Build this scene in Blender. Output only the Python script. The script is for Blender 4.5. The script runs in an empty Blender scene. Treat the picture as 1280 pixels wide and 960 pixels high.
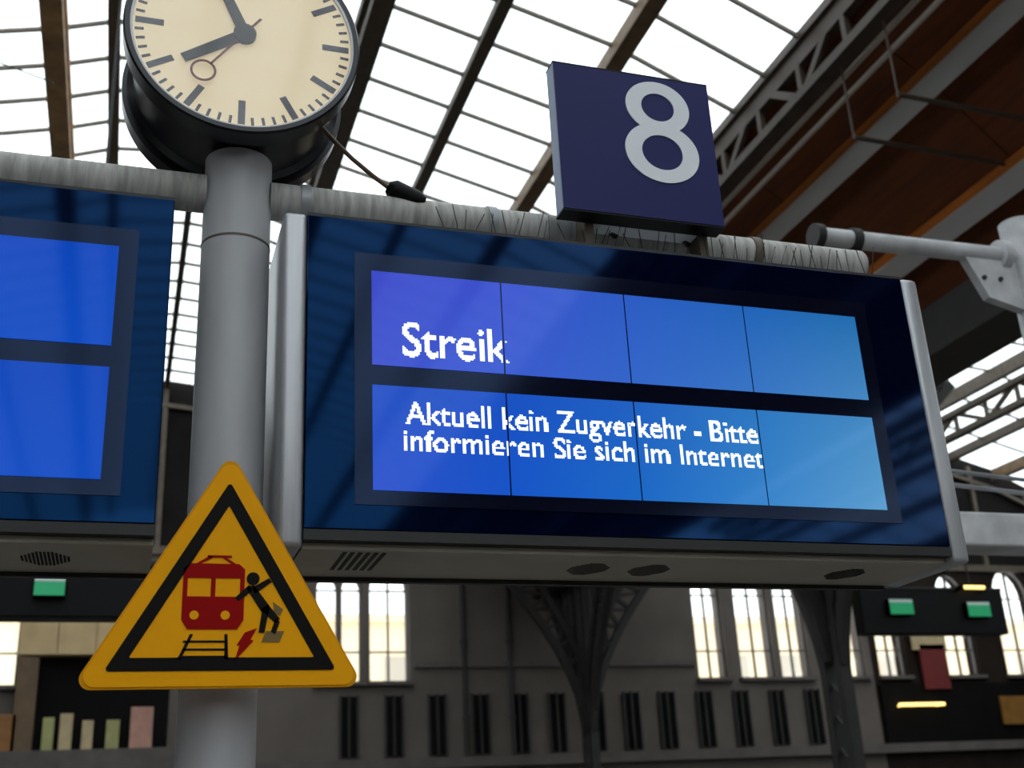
import bpy, bmesh, math, random
from mathutils import Vector, Matrix
random.seed(7)
S = bpy.context.scene
COL = S.collection

# ------------------------------------------------------------------ camera
CAM_Z = 1.65
F_PX, YAW, PITCH, ROLL = 1462.55, 0.329246, 0.369108, -0.0534363
fwd = Vector((math.sin(YAW)*math.cos(PITCH), math.cos(YAW)*math.cos(PITCH), math.sin(PITCH)))
rt = Vector((math.cos(YAW), -math.sin(YAW), 0)); up = rt.cross(fwd)
r2 = rt*math.cos(ROLL) + up*math.sin(ROLL); u2 = -rt*math.sin(ROLL) + up*math.cos(ROLL)
cd = bpy.data.cameras.new('camera'); cam = bpy.data.objects.new('camera', cd); COL.objects.link(cam)
cam.matrix_world = Matrix(((r2.x, u2.x, -fwd.x, 0), (r2.y, u2.y, -fwd.y, 0), (r2.z, u2.z, -fwd.z, CAM_Z), (0, 0, 0, 1)))
cd.sensor_fit = 'HORIZONTAL'; cd.sensor_width = 36.0; cd.lens = F_PX/1280*36.0
cd.clip_start = 0.05; cd.clip_end = 500
cd.dof.use_dof = True; cd.dof.focus_distance = 3.95; cd.dof.aperture_fstop = 3.0
S.camera = cam

# ------------------------------------------------------------------ sky and exposure
W = bpy.data.worlds.new('overcast_sky'); S.world = W; W.use_nodes = True
bg = W.node_tree.nodes['Background']
bg.inputs[0].default_value = (0.96, 0.985, 1.0, 1); bg.inputs[1].default_value = 2.6
S.view_settings.view_transform = 'Standard'; S.view_settings.look = 'None'
S.view_settings.gamma = 1.0; S.view_settings.use_curve_mapping = False
S.view_settings.exposure = 0.0

# ------------------------------------------------------------------ materials
def srgb(r, g, b):
    f = lambda c: (c/255/12.92) if c/255 <= 0.04045 else ((c/255+0.055)/1.055)**2.4
    return (f(r), f(g), f(b), 1)
MATS = {}
def mat(name, col, rough=0.6, metal=0.0, noise=0.0, nscale=6.0, stretch=(1, 1, 1), bump=0.0, spec=0.5, tint=None, emit=None, estr=0.0, coat=0.0):
    if name in MATS: return MATS[name]
    m = bpy.data.materials.new(name); m.use_nodes = True; nt = m.node_tree
    b = nt.nodes['Principled BSDF']
    b.inputs['Base Color'].default_value = col; b.inputs['Roughness'].default_value = rough
    b.inputs['Metallic'].default_value = metal; b.inputs['Specular IOR Level'].default_value = spec
    if tint: b.inputs['Specular Tint'].default_value = tint
    if coat: b.inputs['Coat Weight'].default_value = coat; b.inputs['Coat Roughness'].default_value = 0.05
    if emit: b.inputs['Emission Color'].default_value = emit; b.inputs['Emission Strength'].default_value = estr
    if noise or bump:
        tc = nt.nodes.new('ShaderNodeTexCoord'); mp = nt.nodes.new('ShaderNodeMapping')
        nz = nt.nodes.new('ShaderNodeTexNoise'); nz.inputs['Scale'].default_value = nscale; nz.inputs['Detail'].default_value = 6
        mp.inputs['Scale'].default_value = stretch
        nt.links.new(tc.outputs['Object'], mp.inputs[0]); nt.links.new(mp.outputs[0], nz.inputs['Vector'])
        if noise:
            mr = nt.nodes.new('ShaderNodeMapRange'); mr.inputs[1].default_value = 0.3; mr.inputs[2].default_value = 0.7
            mr.inputs[3].default_value = 1-noise; mr.inputs[4].default_value = 1+noise*0.6
            mx = nt.nodes.new('ShaderNodeMix'); mx.data_type = 'RGBA'; mx.blend_type = 'MULTIPLY'; mx.inputs[0].default_value = 1
            mx.inputs[6].default_value = col
            nt.links.new(nz.outputs[0], mr.inputs[0]); nt.links.new(mr.outputs[0], mx.inputs[7]); nt.links.new(mx.outputs[2], b.inputs['Base Color'])
        if bump:
            bp = nt.nodes.new('ShaderNodeBump'); bp.inputs['Strength'].default_value = bump; bp.inputs['Distance'].default_value = 0.02
            nt.links.new(nz.outputs[0], bp.inputs['Height']); nt.links.new(bp.outputs[0], b.inputs['Normal'])
    MATS[name] = m; return m
def glass_mat(name, tint, gloss):
    m = bpy.data.materials.new(name); m.use_nodes = True; nt = m.node_tree; nt.nodes.clear()
    o = nt.nodes.new('ShaderNodeOutputMaterial'); mx = nt.nodes.new('ShaderNodeMixShader')
    t = nt.nodes.new('ShaderNodeBsdfTransparent'); t.inputs[0].default_value = tint
    g = nt.nodes.new('ShaderNodeBsdfGlossy'); g.inputs['Roughness'].default_value = 0.08
    mx.inputs[0].default_value = gloss
    nt.links.new(t.outputs[0], mx.inputs[1]); nt.links.new(g.outputs[0], mx.inputs[2]); nt.links.new(mx.outputs[0], o.inputs[0])
    MATS[name] = m; return m
def screen_mat(name, stops, estr):
    # LCD picture: blue page background; viewing-angle shift painted in, violet to light blue
    m = bpy.data.materials.new(name); m.use_nodes = True; nt = m.node_tree; b = nt.nodes['Principled BSDF']
    b.inputs['Base Color'].default_value = (0.002, 0.003, 0.01, 1); b.inputs['Roughness'].default_value = 0.06
    b.inputs['Specular IOR Level'].default_value = 0.35; b.inputs['Specular Tint'].default_value = (0.35, 0.5, 1, 1)
    tc = nt.nodes.new('ShaderNodeTexCoord'); sx = nt.nodes.new('ShaderNodeSeparateXYZ')
    nt.links.new(tc.outputs['Generated'], sx.inputs[0])
    mz = nt.nodes.new('ShaderNodeMix'); mz.data_type = 'RGBA'
    mxs = []
    for k in range(2):
        q = nt.nodes.new('ShaderNodeMix'); q.data_type = 'RGBA'
        q.inputs[6].default_value = stops[k][0]; q.inputs[7].default_value = stops[k][1]
        nt.links.new(sx.outputs['X'], q.inputs[0]); mxs.append(q)
    nt.links.new(sx.outputs['Z'], mz.inputs[0]); nt.links.new(mxs[0].outputs[2], mz.inputs[6]); nt.links.new(mxs[1].outputs[2], mz.inputs[7])
    nt.links.new(mz.outputs[2], b.inputs['Emission Color']); b.inputs['Emission Strength'].default_value = estr
    return m
GALV = mat('galvanised_grey', srgb(150, 153, 156), 0.45, 0.35, 0.10, 5, (1, 1, 0.4), 0.03)
POLE = mat('pole_grey_paint', srgb(176, 177, 180), 0.45, 0.0, 0.08, 9, (1, 1, 0.25), 0.02)
PIPE = mat('weathered_pipe_paint', srgb(172, 171, 166), 0.7, 0.0, 0.38, 14, (3.2, 0.5, 0.5), 0.15)
ALU = mat('brushed_aluminium', srgb(178, 180, 184), 0.38, 0.55, 0.06, 20, (4, 4, 0.2), 0.02)
UNDER = mat('grey_tray_paint', srgb(172, 165, 150), 0.55, 0.1, 0.12, 4, (1, 1, 1), 0.02)
DARKLIP = mat('dark_seal_rubber', srgb(30, 28, 28), 0.6, 0, 0.2, 8)
NAVY = mat('navy_glass_front', srgb(2, 5, 30), 0.05, 0, 0, spec=0.48, tint=(0.05, 0.32, 1.0, 1))
NAVYB = mat('navy_screen_mask', srgb(12, 13, 32), 0.1, 0, 0, spec=0.45, tint=(0.3, 0.5, 1.0, 1))
TEXT = mat('screen_white_text', srgb(230, 235, 240), 0.5, emit=(0.92, 0.97, 1, 1), estr=1.05)
BLACK = mat('black_paint', srgb(10, 10, 12), 0.5, 0, 0.2, 6, spec=0.15)
BLACKG = mat('black_gloss_enamel', srgb(14, 16, 26), 0.3, 0.0, 0.15, 4)
HAND = mat('clock_hand_black', srgb(26, 28, 42), 0.5)
TICK = mat('clock_tick_grey', srgb(74, 76, 92), 0.6)
DIAL = mat('clock_dial_backlit', srgb(240, 224, 190), 0.6, emit=srgb(250, 226, 180), estr=0.34)
REDH = mat('second_hand_red', srgb(110, 30, 24), 0.5)
SIGNB = mat('sign_blue', srgb(30, 33, 92), 0.5, 0, 0.05, 3, spec=0.2)
SIGNS = mat('sign_side_pale', srgb(150, 166, 196), 0.5)
SIGNW = mat('sign_white', srgb(232, 236, 242), 0.5)
YEL = mat('warning_yellow', srgb(244, 168, 0), 0.6, 0, 0.05, 3, spec=0.12)
YELD = mat('warning_yellow_edge', srgb(220, 150, 2), 0.6, spec=0.12)
RED = mat('pictogram_red', srgb(150, 2, 2), 0.6, spec=0.1)
INK = mat('pictogram_black', srgb(16, 16, 13), 0.6, spec=0.1)
INKG = mat('pictogram_olive_ink', srgb(112, 88, 16), 0.5)
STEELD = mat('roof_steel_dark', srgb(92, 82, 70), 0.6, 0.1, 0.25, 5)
STEELB = mat('roof_steel_brown', srgb(128, 104, 76), 0.6, 0.0, 0.35, 3)
STEELK = mat('column_steel_black', srgb(38, 36, 36), 0.6, 0.1, 0.25, 3)
BEAM = mat('soffit_beam_grey', srgb(182, 181, 180), 0.6, 0.0, 0.12, 2, (1, 0.2, 1))
WOOD = mat('soffit_timber_brown', srgb(100, 47, 5), 0.75, 0, 0.4, 1.6, (5, 0.35, 5), 0.1)
WOODL = mat('soffit_timber_lit_tone', srgb(196, 112, 30), 0.55, 0, 0.25, 2, (5, 0.4, 5))  # orange tone stands in for light on the timber beside the beams
CABLE = mat('cable_pipe_pale', srgb(205, 196, 184), 0.45, 0.2)
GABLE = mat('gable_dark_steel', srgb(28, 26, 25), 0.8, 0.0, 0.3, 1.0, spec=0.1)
DARKW = mat('end_wall_shade_tone', srgb(38, 31, 27), 0.85, 0, 0.3, 1.2, spec=0.1)  # shade on the right end wall put into a near-black colour
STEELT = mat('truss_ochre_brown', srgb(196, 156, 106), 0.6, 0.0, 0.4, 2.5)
STEELE = mat('edge_truss_umber', srgb(74, 62, 52), 0.6, 0.0, 0.3, 3)
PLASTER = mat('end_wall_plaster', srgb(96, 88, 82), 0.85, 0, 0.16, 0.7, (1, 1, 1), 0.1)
PLAST2 = mat('side_wall_plaster', srgb(60, 56, 52), 0.85, 0, 0.16, 0.7)
STONE = mat('string_course_stone', srgb(88, 82, 78), 0.8, 0, 0.2, 2)
CREAM = mat('cream_stone', srgb(196, 170, 126), 0.8, 0, 0.15, 1.5)
BRICKB = mat('brown_pier_paint', srgb(104, 84, 62), 0.8, 0, 0.25, 2)
FRAMEW = mat('window_frame_paint', srgb(86, 82, 80), 0.6)
FACADE = mat('outside_facade_beige', srgb(250, 230, 194), 0.85, 0, 0.06, 0.5)
FACADED = mat('outside_facade_window', srgb(196, 186, 170), 0.5)
SLOT = mat('slot_glass_and_shade', srgb(12, 11, 10), 0.7, 0, 0.4, 1.2, spec=0.1)
PAVE = mat('platform_paving', srgb(84, 80, 76), 0.8, 0, 0.2, 3, (1, 1, 1), 0.1)
GREEN = mat('exit_sign_green', srgb(20, 120, 80), 0.4, emit=srgb(20, 150, 95), estr=0.55)
GREENP = mat('exit_sign_pale', srgb(150, 175, 170), 0.4, emit=srgb(190, 215, 205), estr=0.25)
WARM = mat('warm_lamp_tube', srgb(255, 225, 160), 0.4, emit=srgb(255, 214, 120), estr=2.2)
POSTG = mat('poster_pale_green', srgb(160, 158, 104), 0.7, 0, 0.2, 3)
POSTB = mat('poster_beige', srgb(186, 166, 128), 0.7, 0, 0.2, 3)
POSTP = mat('poster_pink', srgb(176, 132, 116), 0.7, 0, 0.2, 3)
POSTO = mat('poster_orange', srgb(140, 94, 48), 0.7, 0, 0.2, 3)
POSTR = mat('poster_red', srgb(104, 24, 20), 0.7, 0, 0.2, 3)
POSTY = mat('poster_ochre', srgb(130, 88, 22), 0.7, 0, 0.2, 3)
GANTRY = mat('gantry_white_paint', srgb(196, 197, 200), 0.5, 0.1, 0.25, 5, (1, 1, 1), 0.05)
WIRE = mat('spike_wire', srgb(60, 56, 52), 0.4, 0.6)
BROWNROD = mat('rod_brown', srgb(90, 66, 44), 0.5, 0.2)
PANE = glass_mat('roof_glass', (0.93, 0.96, 0.97, 1), 0.06)
WPANE = glass_mat('window_glass', (0.94, 0.95, 0.95, 1), 0.06)
CGLASS = glass_mat('clock_cover_glass', (0.97, 0.97, 0.97, 1), 0.04)

# ------------------------------------------------------------------ mesh helpers
def link(o, parent=None):
    COL.objects.link(o)
    if parent is not None: o.parent = parent
    return o
def tag(o, label, cat=None, group=None, kind=None):
    o['label'] = label
    if cat: o['category'] = cat
    if group: o['group'] = group
    if kind: o['kind'] = kind
    return o
def thing(name, loc, label, cat, group=None, kind=None):
    o = bpy.data.objects.new(name, None); o.empty_display_size = 0.1; link(o); o.location = loc
    return tag(o, label, cat, group, kind)
class MB:
    def __init__(s): s.bm = bmesh.new()
    def box(s, a, b, bev=0.0):
        c = [(x, y, z) for x in (a[0], b[0]) for y in (a[1], b[1]) for z in (a[2], b[2])]
        v = [s.bm.verts.new(p) for p in c]
        fs = [s.bm.faces.new([v[i] for i in f]) for f in ((0, 1, 3, 2), (4, 6, 7, 5), (0, 4, 5, 1), (2, 3, 7, 6), (0, 2, 6, 4), (1, 5, 7, 3))]
        if bev:
            es = list({e for f in fs for e in f.edges})
            bmesh.ops.bevel(s.bm, geom=es, offset=bev, segments=3, affect='EDGES', profile=0.5)
        return s
    def prism(s, poly, y0, y1):              # polygon in x-z, thickness along y
        n = len(poly)
        a = [s.bm.verts.new((p[0], y0, p[1])) for p in poly]; b = [s.bm.verts.new((p[0], y1, p[1])) for p in poly]
        s.bm.faces.new(a); s.bm.faces.new(b[::-1])
        for i in range(n):
            j = (i+1) % n; s.bm.faces.new((a[i], b[i], b[j], a[j]))
        return s
    def hexa(s, p8):                         # eight corners: bottom four, top four
        v = [s.bm.verts.new(p) for p in p8]
        for f in ((0, 1, 2, 3), (7, 6, 5, 4), (0, 4, 5, 1), (1, 5, 6, 2), (2, 6, 7, 3), (3, 7, 4, 0)): s.bm.faces.new([v[i] for i in f])
        return s
    def bar(s, p, q, w, h=None, upv=(0, 0, 1)):
        h = h or w; p = Vector(p); q = Vector(q); d = (q-p).normalized(); u = Vector(upv)
        if abs(d.dot(u)) > 0.98: u = Vector((1, 0, 0))
        a = d.cross(u).normalized()*w/2; b = a.cross(d).normalized()*h/2
        return s.hexa([p-a-b, p+a-b, q+a-b, q-a-b, p-a+b, p+a+b, q+a+b, q-a+b])
    def tube(s, pts, r, n=16):
        pts = [Vector(p) for p in pts]; rings = []
        for i, p in enumerate(pts):
            d = (pts[min(i+1, len(pts)-1)]-pts[max(i-1, 0)]).normalized()
            u = Vector((0, 0, 1)) if abs(d.z) < 0.95 else Vector((1, 0, 0))
            a = d.cross(u).normalized(); b = a.cross(d).normalized()
            rr = r[i] if isinstance(r, (list, tuple)) else r
            rings.append([s.bm.verts.new(p+a*math.cos(t)*rr+b*math.sin(t)*rr) for t in [2*math.pi*k/n for k in range(n)]])
        for A, B in zip(rings, rings[1:]):
            for k in range(n): s.bm.faces.new((A[k], A[(k+1) % n], B[(k+1) % n], B[k]))
        s.bm.faces.new(rings[0][::-1]); s.bm.faces.new(rings[-1]); return s
    def lathe(s, prof, c, n=96, closed=True):   # profile (radius, y) around an axis along y through c=(x, z)
        rings = [[s.bm.verts.new((c[0]+r*math.cos(t), y, c[1]+r*math.sin(t))) for t in [2*math.pi*k/n for k in range(n)]] for r, y in prof]
        pr = list(zip(rings, rings[1:])) + ([(rings[-1], rings[0])] if closed else [])
        for A, B in pr:
            for k in range(n): s.bm.faces.new((A[k], A[(k+1) % n], B[(k+1) % n], B[k]))
        return s
    def disc(s, r, c, y0, y1, n=96):
        return s.prism([(c[0]+r*math.cos(2*math.pi*k/n), c[1]+r*math.sin(2*math.pi*k/n)) for k in range(n)], y0, y1)
    def build(s, name, m, parent=None, smooth=False, loc=None):
        bmesh.ops.recalc_face_normals(s.bm, faces=s.bm.faces)
        me = bpy.data.meshes.new(name); s.bm.to_mesh(me); s.bm.free(); me.materials.append(m)
        if smooth:
            for p in me.polygons: p.use_smooth = True
            try: me.set_sharp_from_angle(angle=math.radians(35))
            except Exception: pass
        o = bpy.data.objects.new(name, me); link(o, parent)
        if loc: o.location = loc
        elif parent is not None: o.location = -Vector(parent.location)     # built in world coordinates
        return o
def inst(o, dloc, name=None):
    c = o.copy(); c.name = name or o.name.split('.')[0]; COL.objects.link(c); c.location = Vector(o.location)+Vector(dloc); return c

# ------------------------------------------------------------------ floor and side walls
tag(MB().box((-13, -45, -0.3), (39.5, 37, 0)).build('floor', PAVE), 'grey paved station platform floor below the display pole', 'floor', kind='structure')
tag(MB().box((-13.0, -45, 0), (-12.2, 37, 9.6)).build('wall_left', PLAST2), 'plain plaster side wall on the left of the hall', 'wall', kind='structure')
tag(MB().box((38.9, -45, 0), (39.5, 37, 9.6)).build('wall_right', PLAST2), 'plain plaster side wall on the right of the second hall', 'wall', kind='structure')
tag(MB().box((-13, -45.6, 0), (39.5, -45, 9.6)).build('wall_back', PLAST2), 'plain plaster wall behind the viewer', 'wall', kind='structure')

# ------------------------------------------------------------------ vaulted roofs
PROF = [(0, 14.35), (1.67, 14.2), (2.6, 13.87), (4.6, 13.35), (6.68, 12.8), (8.99, 11.76), (10.62, 10.61), (12.0, 9.23), (12.7, 8.3)]
PROF = [(d, z+CAM_Z) for d, z in PROF]
def prof_z(dx):
    dx = abs(dx)
    for (a, za), (b, zb) in zip(PROF, PROF[1:]):
        if dx <= b: return za+(zb-za)*(dx-a)/(b-a)
    return PROF[-1][1]
Y_END, Y_BACK = 37.0, -45.0
def sgn_prof(s, i): return (s*PROF[i][0], PROF[i][1])
def lattice(name, m, root, x, z, h, y0, y1, pitch, w=0.11):
    b = MB(); b.bar((x, y0, z), (x, y1, z), w*1.5, w); b.bar((x, y0, z-h), (x, y1, z-h), w*1.8, w)
    n = int((y1-y0)/pitch)
    for k in range(n):
        ya, yb = y0+k*pitch, y0+(k+1)*pitch
        b.bar((x, ya, z-h if k % 2 else z), (x, yb, z if k % 2 else z-h), w*0.8, w*0.6, (1, 0, 0))
        b.bar((x, ya, z-h), (x, ya, z), w*0.7, w*0.6, (1, 0, 0))
    return b.build(name, m, root, loc=(0, 0, 0))
def vault(label, xc, pitch, cols_each, y_each):
    root = thing('ceiling', (xc, 0, 0), label, 'roof', kind='structure')
    segs = [(s, i) for s in (-1, 1) for i in range(5)]           # five glazed strips on each side of the crown
    rest_p, rest_b = MB(), MB()
    for s, i in segs:
        (xa, za), (xb, zb) = sgn_prof(s, i), sgn_prof(s, i+1)
        d = Vector((xb-xa, 0, zb-za)); n = Vector((-d.z, 0, d.x)).normalized()
        if n.z < 0: n = -n
        A, B = Vector((xa, 0, za)), Vector((xb, 0, zb))
        def pane_mb(mb, y0):
            p = [A+Vector((0, y0+0.03, 0)), B+Vector((0, y0+0.03, 0)), B+Vector((0, y0+pitch-0.03, 0)), A+Vector((0, y0+pitch-0.03, 0))]
            return mb.hexa([q+n*0.02 for q in p]+[q+n*0.035 for q in p])
        def bar_mb(mb, y0):
            return mb.bar(A+Vector((0, y0, 0)), B+Vector((0, y0, 0)), 0.05, 0.08, n)
        ny = int(round((Y_END-Y_BACK)/pitch)); each = (s, i) in cols_each
        p0 = b0 = None
        for k in range(ny):
            y0 = Y_END-(k+1)*pitch
            if each and y0 > y_each:
                if p0 is None:
                    p0 = pane_mb(MB(), 0).build('pane', PANE, root, loc=(0, y0, 0)); b0 = bar_mb(MB(), 0).build('glazing_bar', STEELD, root, loc=(0, y0, 0))
                    py = y0
                else:
                    inst(p0, (0, y0-py, 0)); inst(b0, (0, y0-py, 0))
            else:
                pane_mb(rest_p, y0); bar_mb(rest_b, y0)
    o = rest_p.build('pane_field', PANE, root, loc=(0, 0, 0)); o['kind'] = 'stuff'
    o = rest_b.build('glazing_bar_field', STEELD, root, loc=(0, 0, 0)); o['kind'] = 'stuff'
    # longitudinal girders
    def girder(dx, w, h, m, name='girder'):
        z = prof_z(dx); b = MB().box((dx-w*0.18, Y_BACK, z-h), (dx+w*0.18, Y_END, z+0.05)); b.box((dx-w/2, Y_BACK, z-h-0.06), (dx+w/2, Y_END, z-h))
        return b.build(name, m, root, loc=(0, 0, 0))
    for s in (-1, 1):
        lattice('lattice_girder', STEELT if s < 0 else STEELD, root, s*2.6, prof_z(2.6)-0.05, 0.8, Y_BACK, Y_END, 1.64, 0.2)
        girder(s*1.67, 0.22, 0.4, STEELD)
        girder(s*4.6, 0.24, 0.26, STEELD)
        girder(s*6.68, 0.32, 0.36, STEELB)
        lattice('edge_lattice', STEELE, root, s*9.02, prof_z(8.99)+0.05, 1.0, Y_BACK, Y_END, 1.3, 0.16)
        MB().box((s*9.05-0.08, Y_BACK, prof_z(9)-0.35), (s*9.05+0.08, Y_END, prof_z(9)+0.1)).build('eaves_plate', STEELE, root, loc=(0, 0, 0))
        for q, (px, pz) in enumerate(((9.3, -0.98), (9.5, -1.12))):
            MB().tube([(s*px, Y_BACK, prof_z(9)+pz), (s*px, Y_END, prof_z(9)+pz)], 0.045, 8).build('cable_pipe', CABLE, root, loc=(0, 0, 0))
    girder(0, 0.16, 0.16, STEELD, 'ridge_beam')
    # timber soffit
    for s in (-1, 1):
        for i in (5, 6, 7):
            (xa, za), (xb, zb) = sgn_prof(s, i), sgn_prof(s, i+1); L = 4.1
            d = Vector((xb-xa, 0, zb-za)); n = Vector((-d.z, 0, d.x)).normalized(); n = n if n.z > 0 else -n
            A, B = Vector((xa, 0, za)), Vector((xb, 0, zb)); p0 = None
            q = [A+Vector((0, 0.012, 0)), B+Vector((0, 0.012, 0)), B+Vector((0, L-0.012, 0)), A+Vector((0, L-0.012, 0))]
            for k in range(20):
                y0 = Y_BACK+k*L
                if p0 is None: p0 = MB().hexa([v for v in q]+[v+n*0.12 for v in q]).build('soffit_panel', WOOD, root, loc=(0, y0, 0)); py = y0
                else: inst(p0, (0, y0-py, 0))
            # continuous boarding over the joints
            MB().hexa([A+n*0.12+Vector((0, Y_BACK, 0)), B+n*0.12+Vector((0, Y_BACK, 0)), B+n*0.12+Vector((0, Y_END, 0)), A+n*0.12+Vector((0, Y_END, 0)),
                       A+n*0.2+Vector((0, Y_BACK, 0)), B+n*0.2+Vector((0, Y_BACK, 0)), B+n*0.2+Vector((0, Y_END, 0)), A+n*0.2+Vector((0, Y_END, 0))]).build('roof_deck', STEELD, root, loc=(0, 0, 0))
        for dx, w in ((10.62, 0.34), (12.0, 0.34)):
            z = prof_z(dx); m = (PROF[7][1]-PROF[6][1])/(PROF[7][0]-PROF[6][0])
            t = Vector((1*s, 0, m)).normalized(); nn = Vector((m, 0, -1*s)).normalized()
            if nn.z > 0: nn = -nn
            c = Vector((s*dx, 0, z)); a0 = c+t*-w/2; a1 = c+t*w/2
            f = lambda v, y: v+Vector((0, y, 0))
            MB().hexa([f(a0, Y_BACK), f(a1, Y_BACK), f(a1, Y_END), f(a0, Y_END), f(a0+nn*0.3, Y_BACK), f(a1+nn*0.3, Y_BACK), f(a1+nn*0.3, Y_END), f(a0+nn*0.3, Y_END)]).build('soffit_beam', BEAM, root, loc=(0, 0, 0))
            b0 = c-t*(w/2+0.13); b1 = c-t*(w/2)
            MB().hexa([f(b0, Y_BACK), f(b1, Y_BACK), f(b1, Y_END), f(b0, Y_END), f(b0+nn*0.1, Y_BACK), f(b1+nn*0.1, Y_BACK), f(b1+nn*0.1, Y_END), f(b0+nn*0.1, Y_END)]).build('lit_timber_strip', WOODL, root, loc=(0, 0, 0))  # strip added beside the beam, lit timber put into its colour
    return root
XC1, XC2 = 0.8, 26.2
v1 = vault('glazed barrel roof of the near hall with brown timber lower edges', XC1, 1.08,
           {(-1, 0), (-1, 1), (-1, 2), (1, 0), (1, 1), (1, 2), (1, 3), (1, 4)}, 11.0)
v2 = vault('glazed barrel roof of the neighbouring hall beyond the grey beams', XC2, 2.16,
           {(-1, 0), (-1, 1), (-1, 2), (-1, 3), (1, 0), (1, 1), (1, 2), (1, 3)}, 11.0)
b = MB().box((13.1, Y_BACK, 9.15), (13.9, Y_END, 10.0)); b.box((12.95, Y_BACK, 9.05), (14.05, Y_END, 9.15))
tag(b.build('trim_1', STEELK), 'dark steel valley beam between the two glazed hall roofs', 'beam', kind='structure')
# tie rods under the timber soffit
for k, y in enumerate((11.4, 12.5)):
    r = thing('tie_rod', (9.85, y, 11.1), ('thin dark tie rod under the timber soffit, the upper of two', 'thin dark tie rod under the timber soffit, the lower of two')[k], 'tie rod', 'tie rods under the timber soffit')
    MB().tube([(9.85, y, 11.1), (12.55, y, 11.02)], 0.035, 8).build('rod', STEELE, r)
    MB().tube([(9.85, y, 11.05), (9.85, y, 12.38)], 0.018, 8).build('hanger', STEELE, r)

# ------------------------------------------------------------------ end wall with arched windows
WINS = [(5.72, 6.44), (6.52, 7.2), (7.42, 8.72), (18.85, 19.98), (20.5, 21.86), (22.1, 23.28), (24.0, 25.56), (26.1, 27.3), (29.08, 30.5), (31.7, 33.5), (-4.3, -2.87)]
WINS = sorted(WINS); SILL, SPR, HEAD = 6.4, 9.35, 10.4
YW0, YW1 = 37.0, 37.7
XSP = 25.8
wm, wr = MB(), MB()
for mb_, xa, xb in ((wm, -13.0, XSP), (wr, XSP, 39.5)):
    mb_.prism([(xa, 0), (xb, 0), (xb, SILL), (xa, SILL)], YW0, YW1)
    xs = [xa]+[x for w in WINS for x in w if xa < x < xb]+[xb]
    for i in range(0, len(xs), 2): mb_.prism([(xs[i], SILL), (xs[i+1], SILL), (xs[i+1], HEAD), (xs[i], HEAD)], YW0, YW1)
def arch(x0, x1, n=10):
    c, r = (x0+x1)/2, (x1-x0)/2; h = r*1.25
    return [(c-r*math.cos(math.pi*k/n), SPR+h*math.sin(math.pi*k/n)) for k in range(n+1)]
for x0, x1 in WINS:
    pts = arch(x0, x1)
    for p, q in zip(pts, pts[1:]): (wm if x1 < XSP else wr).prism([p, q, (q[0], HEAD), (p[0], HEAD)], YW0, YW1)
for xc in (XC1, XC2):
    top = [(xc-d, z) for d, z in PROF[::-1]]+[(xc+d, z) for d, z in PROF[1:]]
    top = [(min(39.4, max(-12.9, x)), z+0.1) for x, z in top if z > HEAD]
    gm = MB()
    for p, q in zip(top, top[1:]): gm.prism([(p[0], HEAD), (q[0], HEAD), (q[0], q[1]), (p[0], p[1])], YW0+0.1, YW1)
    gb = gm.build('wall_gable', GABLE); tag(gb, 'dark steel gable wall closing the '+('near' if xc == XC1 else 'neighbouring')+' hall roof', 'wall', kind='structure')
    for k in range(len(top)-1):
        p, q = top[k], top[k+1]; MB().bar((p[0], YW0, p[1]-0.9), (q[0], YW0, q[1]-0.9), 0.14, 0.14).build('gable_rib', STEELD, gb)
    for x in [xc+d for d in (-8, -5.5, -3, 0, 3, 5.5, 8)]: MB().box((x-0.08, YW0-0.05, HEAD), (x+0.08, YW0+0.1, prof_z(x-xc)-0.2)).build('gable_post', STEELD, gb)
    MB().box((xc-12, YW0-0.1, HEAD-0.1), (xc+12, YW0+0.1, HEAD+0.15)).build('gable_sill', STEELD, gb)
tag(wr.build('wall_end', DARKW), 'end wall on the right around the black board, shade painted in as very dark colour', 'wall', kind='structure')
wall = wm.build('wall_end', PLASTER); tag(wall, 'grey brown plaster end wall with tall arched windows', 'wall', kind='structure')
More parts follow.
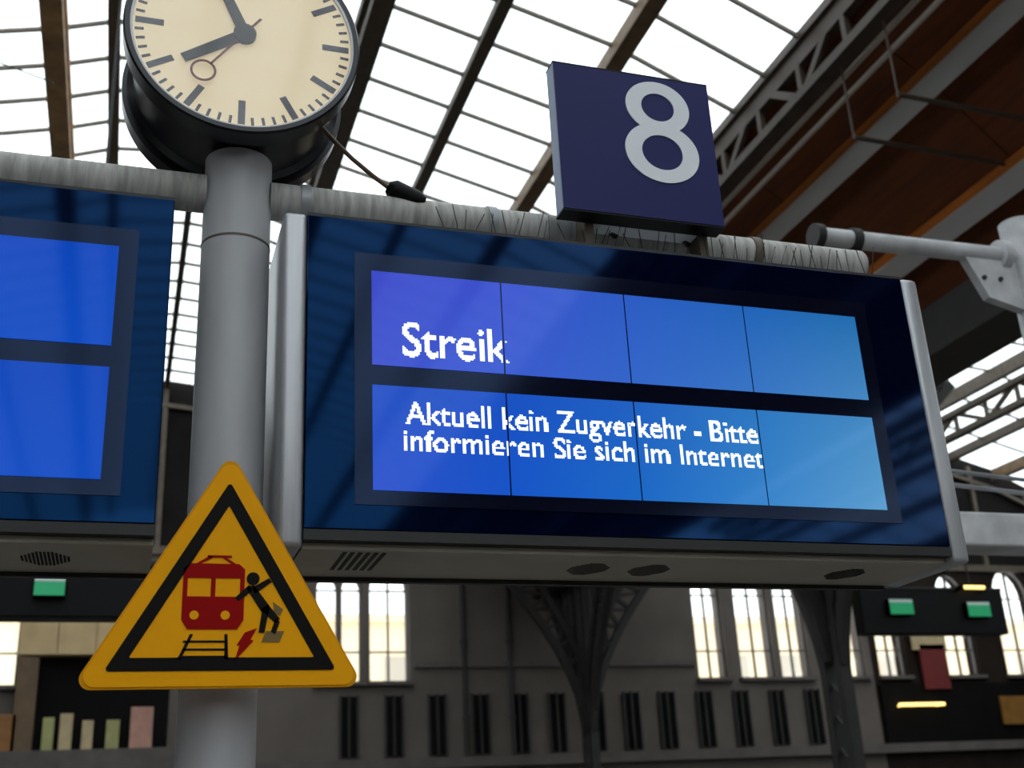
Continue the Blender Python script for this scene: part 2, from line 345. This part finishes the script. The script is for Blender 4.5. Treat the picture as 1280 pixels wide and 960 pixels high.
for i, (x0, x1) in enumerate(WINS):
    r = bpy.data.objects.new('window_%d' % (i+1), None); link(r); r.location = ((x0+x1)/2, 37.3, SILL)
    pos = ['at the far left edge beside the cream fascia', 'leftmost narrow lancet beside the warning sign', 'second narrow lancet right of the warning sign', 'wider lancet ending the group near the warning sign',
           'first of the group right of the black fan shaped column', 'second of the group right of the fan shaped column', 'third of the group right of the fan shaped column',
           'just right of the nearer dark column', 'left of the two below the black board', 'right of the two below the black board', 'at the right edge past the black board'][i]
    tag(r, 'bright arched window '+pos, 'window', 'arched windows of the end wall', 'structure')
    pts = arch(x0, x1); fw = 0.05; c = (x0+x1)/2
    fr = MB().box((x0, 37.2, SILL), (x0+fw, 37.34, SPR)); fr.box((x1-fw, 37.2, SILL), (x1, 37.34, SPR)); fr.box((x0, 37.2, SILL), (x1, 37.34, SILL+fw))
    for p, q in zip(pts, pts[1:]):
        k = lambda v: (c+(v[0]-c)*(1-2*fw/(x1-x0)), SPR+(v[1]-SPR)*(1-2*fw/(x1-x0)))
        fr.prism([p, q, k(q), k(p)], 37.2, 37.34)
    fr.build('window_frame', FRAMEW, r)
    if x1-x0 > 1.1: MB().box((c-0.03, 37.22, SILL+fw), (c+0.03, 37.32, SPR+(x1-x0)*0.6)).build('mullion', FRAMEW, r)
    for zz in (7.35, 9.3): MB().box((x0+fw, 37.23, zz-0.025), (x1-fw, 37.31, zz+0.025)).build('glazing_bar', FRAMEW, r)
    for a, bb in ((SILL+fw, 7.325), (7.375, 9.275)):
        MB().box((x0+fw, 37.262, a), (x1-fw, 37.272, bb)).build('pane', WPANE, r)
    MB().prism([(x0+fw, 9.325)]+[(c+(p[0]-c)*0.9, SPR+(p[1]-SPR)*0.9) for p in pts]+[(x1-fw, 9.325)], 37.262, 37.272).build('pane', WPANE, r)
    s_ = MB().box((x0-0.1, 36.8, SILL-0.12), (x1+0.1, 37.2, SILL)).build('window_sill', STONE, r)
tag(MB().box((4.8, 36.88, 6.9), (5.6, 37.0, 7.05)).box((8.85, 36.88, 6.82), (18.7, 37.0, 7.0)).build('trim_2', STONE), 'thin stone band on the plain wall behind the fan column', 'trim', kind='structure')
tag(MB().box((3.5, 36.7, 3.75), (38.9, 37.0, 4.05)).build('trim_3', STONE), 'lower stone ledge beneath the row of slot windows', 'trim', kind='structure')
sl0 = None
for x in (6.75, 8.16, 9.55, 10.97, 12.28, 13.56, 14.92, 16.2, 17.5, 18.9, 20.3, 21.7, 23.1):
    f = MB().box((x-0.27, 36.93, 4.15), (x+0.27, 37.0, 5.95)).build('slot_window', SLOT, wall)
    for dx in (-0.27, 0, 0.27): MB().box((x+dx-0.03, 36.86, 4.12), (x+dx+0.03, 36.93, 5.98)).build('slot_bar', STEELK, f)
for k, x in enumerate((10.48, 12.04, 14.6)):
    o = MB().tube([(x, 36.9, 4.05), (x, 36.9, 10.28)], 0.075, 10)
    for z in (5.2, 7.6, 9.9): o.box((x-0.11, 36.82, z), (x+0.11, 37.0, z+0.07))
    tag(o.build('downpipe', STEELK), ('dark downpipe on the end wall, nearest the lancet windows', 'middle dark downpipe on the plain end wall', 'dark downpipe on the end wall behind the fan column')[k], 'pipe', 'downpipes on the end wall')

# gallery at the lower left of the end wall
gal = thing('gallery_front', (-1.5, 36.6, 3.9), 'cream fascia and brown pier of a gallery front behind the warning sign', 'shopfront')
MB().box((-2.8, 36.5, 3.9), (-2.25, 37.0, 7.15)).build('pier', BRICKB, gal)
for k in range(4): MB().box((-2.83+k*1.05, 36.45, 7.2), (-2.83+k*1.05+1.03, 37.0, 8.55)).build('fascia_panel', CREAM, gal)
MB().box((-2.25, 36.93, 3.9), (1.4, 37.0, 7.15)).build('dark_glazing', SLOT, gal)
MB().box((-5.5, 36.3, 3.55), (1.6, 37.0, 4.55)).build('ledge', STONE, gal)
for k, (x, w, h, m, l) in enumerate(((-2.0, 0.3, 0.9, POSTG, 'pale green board'), (-1.55, 0.34, 1.0, POSTB, 'beige board'), (-0.95, 0.3, 0.8, POSTB, 'small beige board'), (-0.3, 0.36, 0.8, POSTG, 'small pale green board'), (0.35, 0.62, 1.15, POSTP, 'pink board'), (-3.4, 0.7, 1.0, POSTO, 'orange board'))):
    b = MB().box((x, 36.5, 4.55), (x+w, 36.56, 4.55+h), 0.01)
    tag(b.build('display_board', m), l+(' on the gallery ledge below the warning sign' if k < 5 else ' on the gallery ledge at the left edge'), 'board', 'boards on the gallery ledge')
# right end of the wall
tag(MB().box((25.9, 36.86, 3.9), (35.5, 37.0, 6.1)).build('shade_panel', SLOT), 'dark panel standing in for shade on the wall below the right hand windows', 'shopfront')  # added dark sheet, paints the shade on the lower end wall
for k, (x, z, w, h, m, l) in enumerate(((27.75, 5.9, 1.1, 1.6, POSTR, 'red banner between the two windows under the black board'), (30.9, 4.6, 1.5, 1.0, POSTY, 'ochre panel at the lower right of the end wall'), (27.5, 7.3, 1.45, 1.2, POSTB, 'beige panel above the red banner'))):
    tag(MB().box((x, 36.74, z), (x+w, 36.84, z+h), 0.01).build('wall_banner', m), l, 'banner')
tag(MB().tube([(26.4, 36.6, 5.35), (28.3, 36.6, 5.35)], 0.06, 8).box((26.5, 36.6, 5.3), (26.56, 36.9, 5.36)).box((28.1, 36.6, 5.3), (28.16, 36.9, 5.36)).build('tube_lamp', WARM), 'thin warm tube lamp low on the end wall at right', 'lamp')

# building outside
bd = thing('street_building', (14, 62, 0), 'sunlit beige building outside, seen through the arched windows', 'building')
MB().box((-12, 62, 0), (60, 70, 12.9)).build('facade', FACADE, bd)
w0 = MB().box((-0.6, 61.95, 0), (0.6, 62.02, 2.0)).build('window', FACADED, bd, loc=(-24, -62, 8.9))
for k in range(1, 20): inst(w0, (3.4*k, 0, 0))
MB().box((-12, 61.7, 12.7), (60, 70.2, 13.1)).build('cornice', FACADE, bd)

# ------------------------------------------------------------------ fan columns
def fan_column(y, label):
    x = 13.5; r = thing('steel_column', (x, y, 0), label, 'column', 'steel columns between the halls')
    for d in (-0.28, 0.28): MB().box((x-0.12, y+d-0.1, 0), (x+0.12, y+d+0.1, 9.1)).build('stem', STEELK, r)
    lac = MB()
    for k in range(8):
        z = 0.6+k*0.62; lac.bar((x, y-0.28, z), (x, y+0.28, z+0.55), 0.06, 0.05, (1, 0, 0))
    lac.build('lacing', STEELK, r)
    for s in (-1, 1):
        br = MB(); outer, inner = [], []
        for k in range(13):
            t = k/12; a = t*math.pi/2
            outer.append((x, y+s*(0.3+2.65*t**1.25), 4.5+4.6*t**0.85))
            inner.append((x, y+s*(0.3+1.7*t**1.2), 5.7+3.4*t**0.9))
        for P in (outer, inner):
            for p, q in zip(P, P[1:]): br.bar(p, q, 0.24, 0.2, (1, 0, 0))
        br.build('arched_bracket', STEELK, r)
        st = MB()
        for k in range(0, 13, 1):
            st.bar(outer[k], inner[k], 0.1, 0.1, (1, 0, 0))
            if k < 12: st.bar(outer[k], inner[k+1], 0.08, 0.08, (1, 0, 0))
            if k % 3 == 0 and 0 < k < 12: st.bar(inner[k], (x, inner[k][1], 9.1), 0.1, 0.1, (1, 0, 0))
        st.build('bracket_lattice', STEELK, r)
        cb = MB(); oc, ic = [], []
        for k in range(11):
            t = k/10; oc.append((x+s*(0.1+4.0*t**1.35), y, 4.6+6.2*t**0.8)); ic.append((x+s*(0.1+2.4*t**1.2), y, 6.2+4.4*t**0.9))
        for P in (oc, ic):
            for p, q in zip(P, P[1:]): cb.bar(p, q, 0.22, 0.2, (0, 1, 0))
        cb.build('cross_bracket', STEELK, r)
        cl = MB()
        for k in range(1, 11):
            cl.bar(oc[k], ic[k], 0.11, 0.11, (0, 1, 0)); cl.bar(oc[k], ic[k-1], 0.09, 0.09, (0, 1, 0))
        cl.build('cross_lattice', STEELK, r)
    return r
fan_column(34.0, 'black steel column with fan shaped lattice brackets against the end wall')
fan_column(20.6, 'nearer dark steel column between the bright windows at right')

# ------------------------------------------------------------------ hanging boards with green signs
def hung_board(x0, x1, y, z0, z1, rods, ztop, label):
    r = thing('overhead_board', ((x0+x1)/2, y, z0), label, 'board', 'black overhead boards')
    MB().box((x0, y, z0), (x1, y+0.35, z1), 0.02).build('board_case', BLACK, r)
    MB().box((x0, y-0.02, z1-0.05), (x1, y, z1)).build('top_edge', DARKLIP, r)
    for q in rods: MB().tube([(q, y+0.17, z1), (q, y+0.17, ztop(q))], 0.02, 8).build('hanger_rod', STEELK, r)
hung_board(-2.4, 0.42, 14.0, 4.19, 4.84, (-0.62, 0.2), lambda q: prof_z(q-XC1), 'black overhead board at left below the dark display')
hung_board(15.3, 19.1, 22.0, 5.38, 6.42, (16.0, 18.4), lambda q: prof_z(q-XC2), 'black overhead board at right above two windows')
for (x, y, z, w, h, l) in ((-0.82, 13.88, 4.4, 0.34, 0.16, 'small green exit sign on the left black board'), (16.25, 21.88, 5.78, 0.62, 0.26, 'green exit sign on the right black board, left one'), (18.3, 21.88, 5.74, 0.62, 0.26, 'green exit sign on the right black board, right one')):
    r = thing('exit_sign', (x, y, z), l, 'exit sign', 'green exit signs')
    MB().box((x-w/2, y, z), (x+w/2, y+0.12, z+h*1.3), 0.008).build('case', BLACK, r)
    MB().box((x-w/2+0.01, y-0.006, z+0.01), (x+w/2-0.01, y, z+h)).build('lit_face', GREEN, r)
    MB().box((x-w/2+0.01, y-0.006, z+h+0.004), (x+w/2-0.01, y, z+h*1.28)).build('pale_edge', GREENP, r)
r = thing('tube_lamp', (18.2, 21.9, 6.35), 'warm yellow tube lamp on top of the right black board', 'lamp')
MB().tube([(17.9, 21.85, 6.40), (18.55, 21.85, 6.40)], 0.04, 10).build('tube', WARM, r)
for x in (17.9, 18.55): MB().box((x-0.03, 21.8, 6.34), (x+0.03, 22.0, 6.44)).build('lamp_holder', BLACK, r)

# ------------------------------------------------------------------ gantry of the next platform
g = thing('steel_gantry', (7.0, 7.0, 0), 'pale grey steel gantry with tubular arm at the right edge', 'gantry')
MB().tube([(7.0, 7.0, 0), (7.0, 7.0, 6.3)], 0.15, 20).build('post', GANTRY, g, True)
MB().tube([(5.0, 7.0, 5.95), (6.9, 7.0, 5.97)], 0.075, 16).build('arm', GANTRY, g, True)
for ca in (4.96, 5.3): MB().tube([(ca, 7.0, 5.95), (ca+0.07, 7.0, 5.95)], 0.1, 16).build('end_clamp', STEELK, g, True)
MB().prism([(6.36, 5.9), (6.9, 5.9), (6.9, 5.45), (6.52, 5.55)], 6.96, 7.04).build('gusset', GANTRY, g)
MB().tube([(6.72, 7.0, 5.97), (6.8, 7.0, 5.97)], 0.13, 20).build('flange', GANTRY, g, True)
for bx in (6.5, 6.66): MB().tube([(bx, 6.94, 5.72), (bx, 6.965, 5.72)], 0.02, 8).build('bolt', STEELK, g)
MB().box((5.4, 6.95, 3.47), (7.0, 7.25, 3.73), 0.02).build('lower_beam', GANTRY, g)
for z in (3.99, 4.1): MB().tube([(5.4, 7.05, z), (7.0, 7.05, z-0.1)], 0.018, 8).build('rail', GALV, g)

# ------------------------------------------------------------------ pole
PX, PY = 0.283, 3.73
p = thing('platform_pole', (PX, PY, 0), 'thick grey round steel pole carrying clock and displays', 'pole')
MB().tube([(PX, PY, 0.0), (PX, PY, 3.95)], 0.117, 48).build('shaft', POLE, p, True)
MB().tube([(PX, PY, 3.605), (PX, PY, 3.613)], 0.1185, 48).build('seam', STEELD, p, True)
MB().tube([(PX, PY, 0.0), (PX, PY, 0.03)], 0.22, 32).build('base_plate', GALV, p, True)

# ------------------------------------------------------------------ crossbeam
PZ = 3.815
c = thing('crossbeam', (0.3, PY, PZ), 'weathered pale tubular crossbeam running above both displays', 'crossbeam')
MB().tube([(-2.5, PY, PZ), (PX-0.11, PY, PZ)], 0.068, 32).build('tube', PIPE, c, True)
MB().tube([(PX+0.11, PY, PZ), (2.84, PY, PZ)], 0.068, 32).build('tube', PIPE, c, True)
for x in (0.5, 1.2, 2.32): MB().tube([(x, PY, PZ), (x+0.035, PY, PZ)], 0.074, 32).build('collar', STEELD if x > 2 else GALV, c, True)
MB().tube([(2.835, PY, PZ), (2.85, PY, PZ)], 0.062, 24).build('end_cap', GALV, c, True)

# ------------------------------------------------------------------ displays
def pixel_text(name, body, x0, x1, z0, z1, cell, y, parent, m, bold=0.0):
    cu = bpy.data.curves.new('t', 'FONT'); cu.body = body; cu.size = 1.0; cu.offset = bold
    o = bpy.data.objects.new('t', cu); COL.objects.link(o)
    dg = bpy.context.evaluated_depsgraph_get(); me = o.evaluated_get(dg).to_mesh(); me.calc_loop_triangles()
    vs = [v.co.copy() for v in me.vertices]; tris = [tuple(t.vertices) for t in me.loop_triangles]
    cap = 0.729
    xa, xb = min(v.x for v in vs), max(v.x for v in vs); za, zb = 0.0, cap
    P = [((v.x-xa)/(xb-xa)*(x1-x0)+x0, (v.y-za)/(zb-za)*(z1-z0)+z0) for v in vs]
    on = set()
    for t in tris:
        A, B, Cc = (P[i] for i in t); d = (B[0]-A[0])*(Cc[1]-A[1])-(Cc[0]-A[0])*(B[1]-A[1])
        if abs(d) < 1e-12: continue
        for i in range(int((min(A[0], B[0], Cc[0])-x0)/cell)-1, int((max(A[0], B[0], Cc[0])-x0)/cell)+2):
            for j in range(int((min(A[1], B[1], Cc[1])-z0)/cell)-2, int((max(A[1], B[1], Cc[1])-z0)/cell)+2):
                qx, qz = x0+(i+0.5)*cell, z0+(j+0.5)*cell
                u = ((qx-A[0])*(Cc[1]-A[1])-(Cc[0]-A[0])*(qz-A[1]))/d; v = ((B[0]-A[0])*(qz-A[1])-(qx-A[0])*(B[1]-A[1]))/d
                if u >= -1e-6 and v >= -1e-6 and u+v <= 1+1e-6 and all(abs(qx-sm) > cell*0.55 for sm in SX): on.add((i, j))
    bpy.data.objects.remove(o)
    vv, ff = [], []
    for i, j in sorted(on):
        k = len(vv); X, Z = x0+i*cell, z0+j*cell; e = cell*0.02
        vv += [(X+e, y, Z+e), (X+cell-e, y, Z+e), (X+cell-e, y, Z+cell-e), (X+e, y, Z+cell-e)]; ff.append((k, k+1, k+2, k+3))
    me2 = bpy.data.meshes.new(name); me2.from_pydata(vv, [], ff); me2.materials.append(m)
    q = bpy.data.objects.new(name, me2); link(q, parent); q.location = -Vector(parent.location); return q
SEAM = 0.006
SX = [0.712, 1.171, 1.637, 2.12, 2.608]
def display(label, x0, x1, sx, colors, profiles, estr):
    r = thing('departure_display', ((x0+x1)/2, 3.73, 2.5), label, 'display')
    MB().box((x0, 3.53, 2.53), (x1, 3.95, 3.655), 0.004).build('housing', GALV, r)
    MB().box((x0, 3.5, 2.56), (x1, 3.53, 3.648), 0.003).build('front_glass', NAVY, r)
    MB().box((x0, 3.502, 3.648), (x1, 3.53, 3.658)).build('top_seal', DARKLIP, r)
    MB().box((x0, 3.5, 2.525), (x1, 3.545, 2.558)).build('bottom_lip', DARKLIP, r)
    MB().box((x0, 3.545, 2.505), (x1, 3.95, 2.53), 0.003).build('bottom_tray', UNDER, r)
    MB().box((x0, 3.93, 2.49), (x1, 3.96, 2.505)).build('rear_lip', DARKLIP, r)
    MB().box((sx[0]-0.055, 3.4965, 2.64), (sx[4]+0.055, 3.5, 3.522)).build('screen_mask', NAVYB, r)
    for row, (za, zb) in enumerate(((3.114, 3.456), (2.688, 3.043))):
        for k in range(4):
            m = screen_mat('screen_picture', colors[row][k], estr)
            MB().box((sx[k]+SEAM/2, 3.4935, za), (sx[k+1]-SEAM/2, 3.4965, zb)).build('screen_panel', m, r)
    if profiles:
        for a, bb in ((x0-0.08, x0), (x1, x1+0.08)):
            MB().box((a, 3.5, 2.5), (bb, 3.95, 3.655), 0.02).build('side_profile', ALU, r, True)
    for x in (x0+0.16, (x0+x1)/2, x1-0.2):
        MB().box((x-0.025, 3.70, 3.65), (x+0.025, 3.76, 3.76)).build('hanger', GALV, r)
    # ventilation slots and speaker grilles in the tray
    for k in range(6):
        xx = x0+0.14+k*0.025; MB().box((xx-0.007, 3.57, 2.5035), (xx+0.007, 3.82, 2.506)).build('vent_slot', BLACK, r)
    for cx in (x0+1.02, x0+1.25, x0+2.05):
        hb = MB()
        for i in range(-6, 7):
            for j in range(-6, 7):
                if i*i+j*j <= 40: hb.box((cx+i*0.011-0.0035, 3.74+j*0.014-0.004, 2.5035), (cx+i*0.011+0.0035, 3.74+j*0.014+0.004, 2.506))
        o = hb.build('speaker_grille', BLACK, r); o['kind'] = 'stuff'
    return r
def L(*c): return srgb(*c)
def strip(keys):
    # keys: bottom and top colours at five seams -> per panel corner colours
    return [((keys[0][k], keys[0][k+1]), (keys[1][k], keys[1][k+1])) for k in range(4)]
UP = strip([[L(66, 84, 214), L(62, 96, 218), L(56, 108, 214), L(60, 124, 208), L(74, 144, 206)],
            [L(62, 74, 208), L(60, 84, 214), L(48, 98, 208), L(36, 106, 196), L(36, 116, 184)]])
LO = strip([[L(44, 84, 212), L(24, 90, 212), L(30, 112, 210), L(58, 140, 214), L(92, 164, 214)],
            [L(36, 84, 204), L(26, 86, 206), L(36, 104, 206), L(48, 128, 206), L(72, 146, 206)]])
dr = display('large blue screen display showing the Streik message beside the pole', 0.5, 2.855, SX, (UP, LO), True, 0.86)
pixel_text('text_line', 'Streik', 0.817, 1.19, 3.153, 3.281, 0.0058, 3.492, dr, TEXT, 0.012)
pixel_text('text_line', 'Aktuell kein Zugverkehr - Bitte', 0.822, 2.11, 2.913, 2.996, 0.0056, 3.492, dr, TEXT, 0.014)
pixel_text('text_line', 'informieren Sie sich im Internet', 0.816, 2.122, 2.822, 2.898, 0.0056, 3.492, dr, TEXT, 0.014)
LB = strip([[L(0, 80, 208)]*5, [L(0, 74, 200)]*5])
dl = display('dark blue display without text at the left edge', -2.29, 0.066, [-1.95, -1.485, -1.02, -0.555, -0.092], (LB, LB), False, 0.8)

# bird spikes on top of the right display
for s_ in range(4):
    xa = 0.98+s_*0.46
    r = thing('bird_spike_strip', (xa, 3.575, 3.658), 'strip of thin wire bird spikes on the display, '+('left end', 'second from left', 'third from left, under the platform number', 'right end')[s_], 'bird spikes', 'bird spike strips')
    MB().box((xa, 3.56, 3.655), (xa+0.44, 3.59, 3.662)).build('base_strip', GALV, r)
    for k in range(15):
        if random.random() < 0.18: continue
        x = xa+0.015+k*0.029+random.uniform(-0.009, 0.009)
        MB().tube([(x, 3.575, 3.66), (x+random.uniform(-0.006, 0.006), 3.565, 3.70), (x+random.uniform(-0.03, 0.03), 3.55+random.uniform(-0.02, 0.03), 3.66+random.uniform(0.085, 0.15))], 0.0018, 6).build('spike', WIRE, r)

# ------------------------------------------------------------------ platform number sign
sg = thing('platform_number_sign', (1.76, 3.535, 3.79), 'square blue platform sign with a white number 8', 'sign')
MB().box((1.43, 3.5, 3.79), (2.092, 3.572, 4.434), 0.004).build('sign_box', SIGNS, sg)
MB().box((1.432, 3.496, 3.792), (2.09, 3.5, 4.432)).build('front_panel', SIGNB, sg)
for za in (3.784, 4.434): MB().box((1.43, 3.4975, za), (2.092, 3.575, za+0.006)).build('edge_trim', BLACK, sg)
def numeral_ring(mb, cx, cz, ax, az, w, wz, y0, n=48):
    e = lambda a, b, t: (cx+a*math.cos(t), cz+b*math.sin(t))
    for k in range(n):
        t0, t1 = 2*math.pi*k/n, 2*math.pi*(k+1)/n
        mb.prism([e(ax, az, t0), e(ax, az, t1), e(ax-w, az-wz, t1), e(ax-w, az-wz, t0)], y0, 3.496)
nm = MB(); numeral_ring(nm, 1.858, 4.291, 0.136, 0.118, 0.066, 0.054, 3.4922); numeral_ring(nm, 1.858, 4.085, 0.156, 0.134, 0.07, 0.056, 3.492)
nm.build('numeral', SIGNW, sg)
MB().box((1.61, 3.575, 3.79), (2.03, 3.66, 3.868), 0.004).build('mounting_plate', SIGNW, sg)
for x in (1.56, 2.035):
    MB().box((x-0.018, 3.575, 3.70), (x+0.018, 3.66, 4.25)).build('bracket', STEELD, sg)
    MB().tube([(x-0.02, PY, PZ), (x+0.02, PY, PZ)], 0.078, 24).build('clamp_ring', GALV, sg, True)
for x in (1.69, 2.0): MB().tube([(x-0.014, 3.64, 3.80), (x+0.016, 3.66, 3.792)], 0.014, 8).build('clamp_bolt', STEELK, sg)

# ------------------------------------------------------------------ clock
CX, CZ = 0.268, 4.345
ck = thing('platform_clock', (CX, PY, 3.94), 'round black drum clock with cream dial on top of the pole', 'clock')
MB().lathe([(0.001, 3.515), (0.392, 3.515), (0.392, 3.60), (0.372, 3.62), (0.372, 3.84), (0.392, 3.86), (0.392, 3.945), (0.001, 3.945)], (CX, CZ), 96, False).build('drum', BLACKG, ck, True)
MB().lathe([(0.387, 3.492), (0.404, 3.492), (0.41, 3.50), (0.41, 3.575), (0.387, 3.575)], (CX, CZ), 128).build('bezel', BLACKG, ck, True)
MB().lathe([(0.387, 3.968), (0.404, 3.968), (0.41, 3.96), (0.41, 3.885), (0.387, 3.885)], (CX, CZ), 96).build('bezel', BLACKG, ck, True)
MB().lathe([(0.379, 3.497), (0.389, 3.495), (0.389, 3.51), (0.379, 3.51)], (CX, CZ), 96).build('inner_ring', ALU, ck, True)
MB().disc(0.388, (CX, CZ), 3.507, 3.515).build('dial', DIAL, ck)
def radial(name, ang, r0, r1, w0, w1, y0, y1, m):
    a = math.radians(ang); dx, dz = math.sin(a), math.cos(a); nx, nz = dz, -dx
    pt = lambda r, w: (CX+dx*r+nx*w/2, CZ+dz*r+nz*w/2)
    return MB().prism([pt(r0, -w0), pt(r0, w0), pt(r1, w1), pt(r1, -w1)], y0, y1).build(name, m, ck)
for k in range(60):
    if k % 5 == 0: radial('hour_mark', k*6, 0.275, 0.37, 0.024, 0.024, 3.505, 3.507, TICK)
    else: radial('minute_mark', k*6, 0.342, 0.372, 0.010, 0.010, 3.505, 3.507, TICK)
radial('hour_hand', 236.5, -0.02, 0.245, 0.046, 0.036, 3.500, 3.503, HAND)
radial('minute_hand', 335.5, -0.03, 0.345, 0.044, 0.03, 3.4965, 3.4995, HAND)
sh = radial('second_hand', 217, -0.09, 0.19, 0.009, 0.007, 3.494, 3.496, REDH)
a = math.radians(217); cc = (CX+math.sin(a)*0.225, CZ+math.cos(a)*0.225)
o = MB().lathe([(0.036, 3.494), (0.044, 3.494), (0.044, 3.496), (0.036, 3.496)], cc, 32).build('second_hand_ring', REDH, None); o.parent = sh; o.location = (0, 0, 0)
MB().disc(0.04, (CX, CZ), 3.492, 3.507, 32).build('hub', HAND, ck)
MB().disc(0.386, (CX, CZ), 3.488, 3.4905).build('cover_glass', CGLASS, ck)

# ------------------------------------------------------------------ small fixture on a bent rod and stay wire
fx = thing('pole_fixture', (0.9, 3.72, 3.87), 'small black cylinder fixture on a bent brown rod beside the clock', 'fixture')
MB().tube([(0.55, 3.70, 4.16), (0.62, 3.72, 4.10), (0.69, 3.72, 4.03), (0.77, 3.72, 3.965), (0.86, 3.72, 3.90)], 0.009, 8).build('rod', BROWNROD, fx, True)
MB().tube([(0.82, 3.70, 3.915), (0.84, 3.70, 3.905), (0.93, 3.70, 3.865), (0.955, 3.70, 3.855)], [0.022, 0.04, 0.042, 0.03], 16).build('cylinder', BLACK, fx, True)
tag(MB().tube([(-6.0, 16.0, 13.9), (-1.55, 16.0, 12.55)], 0.012, 6).build('stay_wire', WIRE), 'thin dark wire crossing the glazing at the upper left', 'wire')

# ------------------------------------------------------------------ warning sign
TY = 3.478; k_ = TY/3.5
def T(px, pz): return (px*k_, CAM_Z+(pz-CAM_Z)*k_)
ws = thing('warning_sign', (0.283, TY, 2.1), 'yellow triangular warning sign with red train pictogram on the pole', 'sign')
def rtri(c, R, rad, n=8):
    pts = []
    for q in range(3):
        a = math.pi/2+q*2*math.pi/3; cx, cz = c[0]+(R-2*rad)*math.cos(a), c[1]+(R-2*rad)*math.sin(a)
        for j in range(n+1):
            t = a-math.pi/3+2*math.pi/3*j/n; pts.append((cx+rad*math.cos(t), cz+rad*math.sin(t)))
    return pts
TC = T(0.277, 2.322); RO = 0.46*k_
MB().prism(rtri(TC, RO+0.012, 0.03), TY+0.002, TY+0.012).build('sign_plate', YELD, ws)
MB().prism(rtri(TC, RO, 0.03), TY-0.001, TY+0.002).build('yellow_face', YEL, ws)
def ring(o_, i_, y0, y1, nm, m):
    mb = MB(); n = len(o_)
    for k in range(n):
        j = (k+1) % n; mb.prism([o_[k], o_[j], i_[j], i_[k]], y0, y1)
    return mb.build(nm, m, ws)
ring(rtri(TC, RO-0.085, 0.008), rtri(TC, RO-0.085-0.074, 0.003), TY-0.003, TY-0.001, 'black_border', INK)
for z in (2.2, 2.55): MB().box((0.22, TY+0.012, z), (0.35, 3.66, z+0.03)).build('pole_clip', GALV, ws)
pic_y0, pic_y1 = TY-0.003, TY-0.001
sx_, sz_ = 0.00218, 0.00225
def Q(px, py): return (TC[0]+(px-284)*sx_, TC[1]+(751-py)*sz_)     # pictogram layout grid
def poly(pts): return [Q(*q) for q in pts]
tr = MB(); tr.prism(poly([(228, 704), (236, 697), (300, 697), (308, 704), (308, 716), (228, 716)]), pic_y0, pic_y1)
tr.prism(poly([(228, 740), (308, 740), (308, 770), (300, 782), (236, 782), (228, 770)]), pic_y0, pic_y1)
for xa, xb in ((228, 234), (264, 270), (302, 308)): tr.prism(poly([(xa, 716), (xb, 716), (xb, 740), (xa, 740)]), pic_y0, pic_y1)
tr.prism(poly([(244, 697), (262, 686), (266, 689), (250, 697)]), pic_y0, pic_y1); tr.prism(poly([(258, 686), (290, 686), (290, 689), (258, 689)]), pic_y0, pic_y1)
tr.prism(poly([(290, 697), (278, 689), (283, 689), (296, 697)]), pic_y0, pic_y1)
tr = tr.build('train_pictogram', RED, ws)
hl = MB()
for xx in (244, 284): hl.prism([(Q(xx, 764)[0]+0.013*math.cos(t*math.pi/8), Q(xx, 764)[1]+0.013*math.sin(t*math.pi/8)) for t in range(16)], pic_y0-0.001, pic_y0)
o = hl.build('headlights', YEL, ws)
rl = MB(); rl.prism(poly([(240, 788), (244, 788), (230, 820), (225, 820)]), pic_y0, pic_y1); rl.prism(poly([(284, 788), (288, 788), (290, 820), (285, 820)]), pic_y0, pic_y1)
for y in (796, 806, 815): rl.prism(poly([(232, y), (288, y), (288, y+2.5), (231, y+2.5)]), pic_y0, pic_y1)
rl.build('track_pictogram', INK, ws)
mb = MB(); mb.prism([(Q(319, 716)[0]+0.019*math.cos(t*math.pi/8), Q(319, 716)[1]+0.019*math.sin(t*math.pi/8)) for t in range(16)], pic_y0-0.001, pic_y1)
for pts in ([(310, 728), (320, 724), (342, 752), (332, 760)], [(314, 724), (318, 732), (300, 746), (296, 741)], [(318, 728), (322, 736), (344, 720), (340, 715)],
            [(332, 758), (342, 752), (336, 786), (328, 786)], [(330, 756), (340, 750), (356, 768), (350, 774)], [(350, 768), (356, 772), (350, 788), (344, 785)]):
    mb.prism(poly(pts), pic_y0-0.001, pic_y1)
mb.build('falling_figure_pictogram', INK, ws)
MB().prism(poly([(338, 784), (362, 784), (356, 798), (332, 798)]), pic_y0, pic_y1).build('flying_bag_pictogram', INKG, ws)
MB().prism(poly([(346, 746), (360, 756), (356, 764), (348, 760)]), pic_y0, pic_y1).build('flying_hat_pictogram', INKG, ws)
MB().prism(poly([(310, 786), (326, 780), (318, 795), (322, 796), (298, 822), (304, 802), (300, 802)]), pic_y0, pic_y1).build('red_bolt_pictogram', RED, ws)
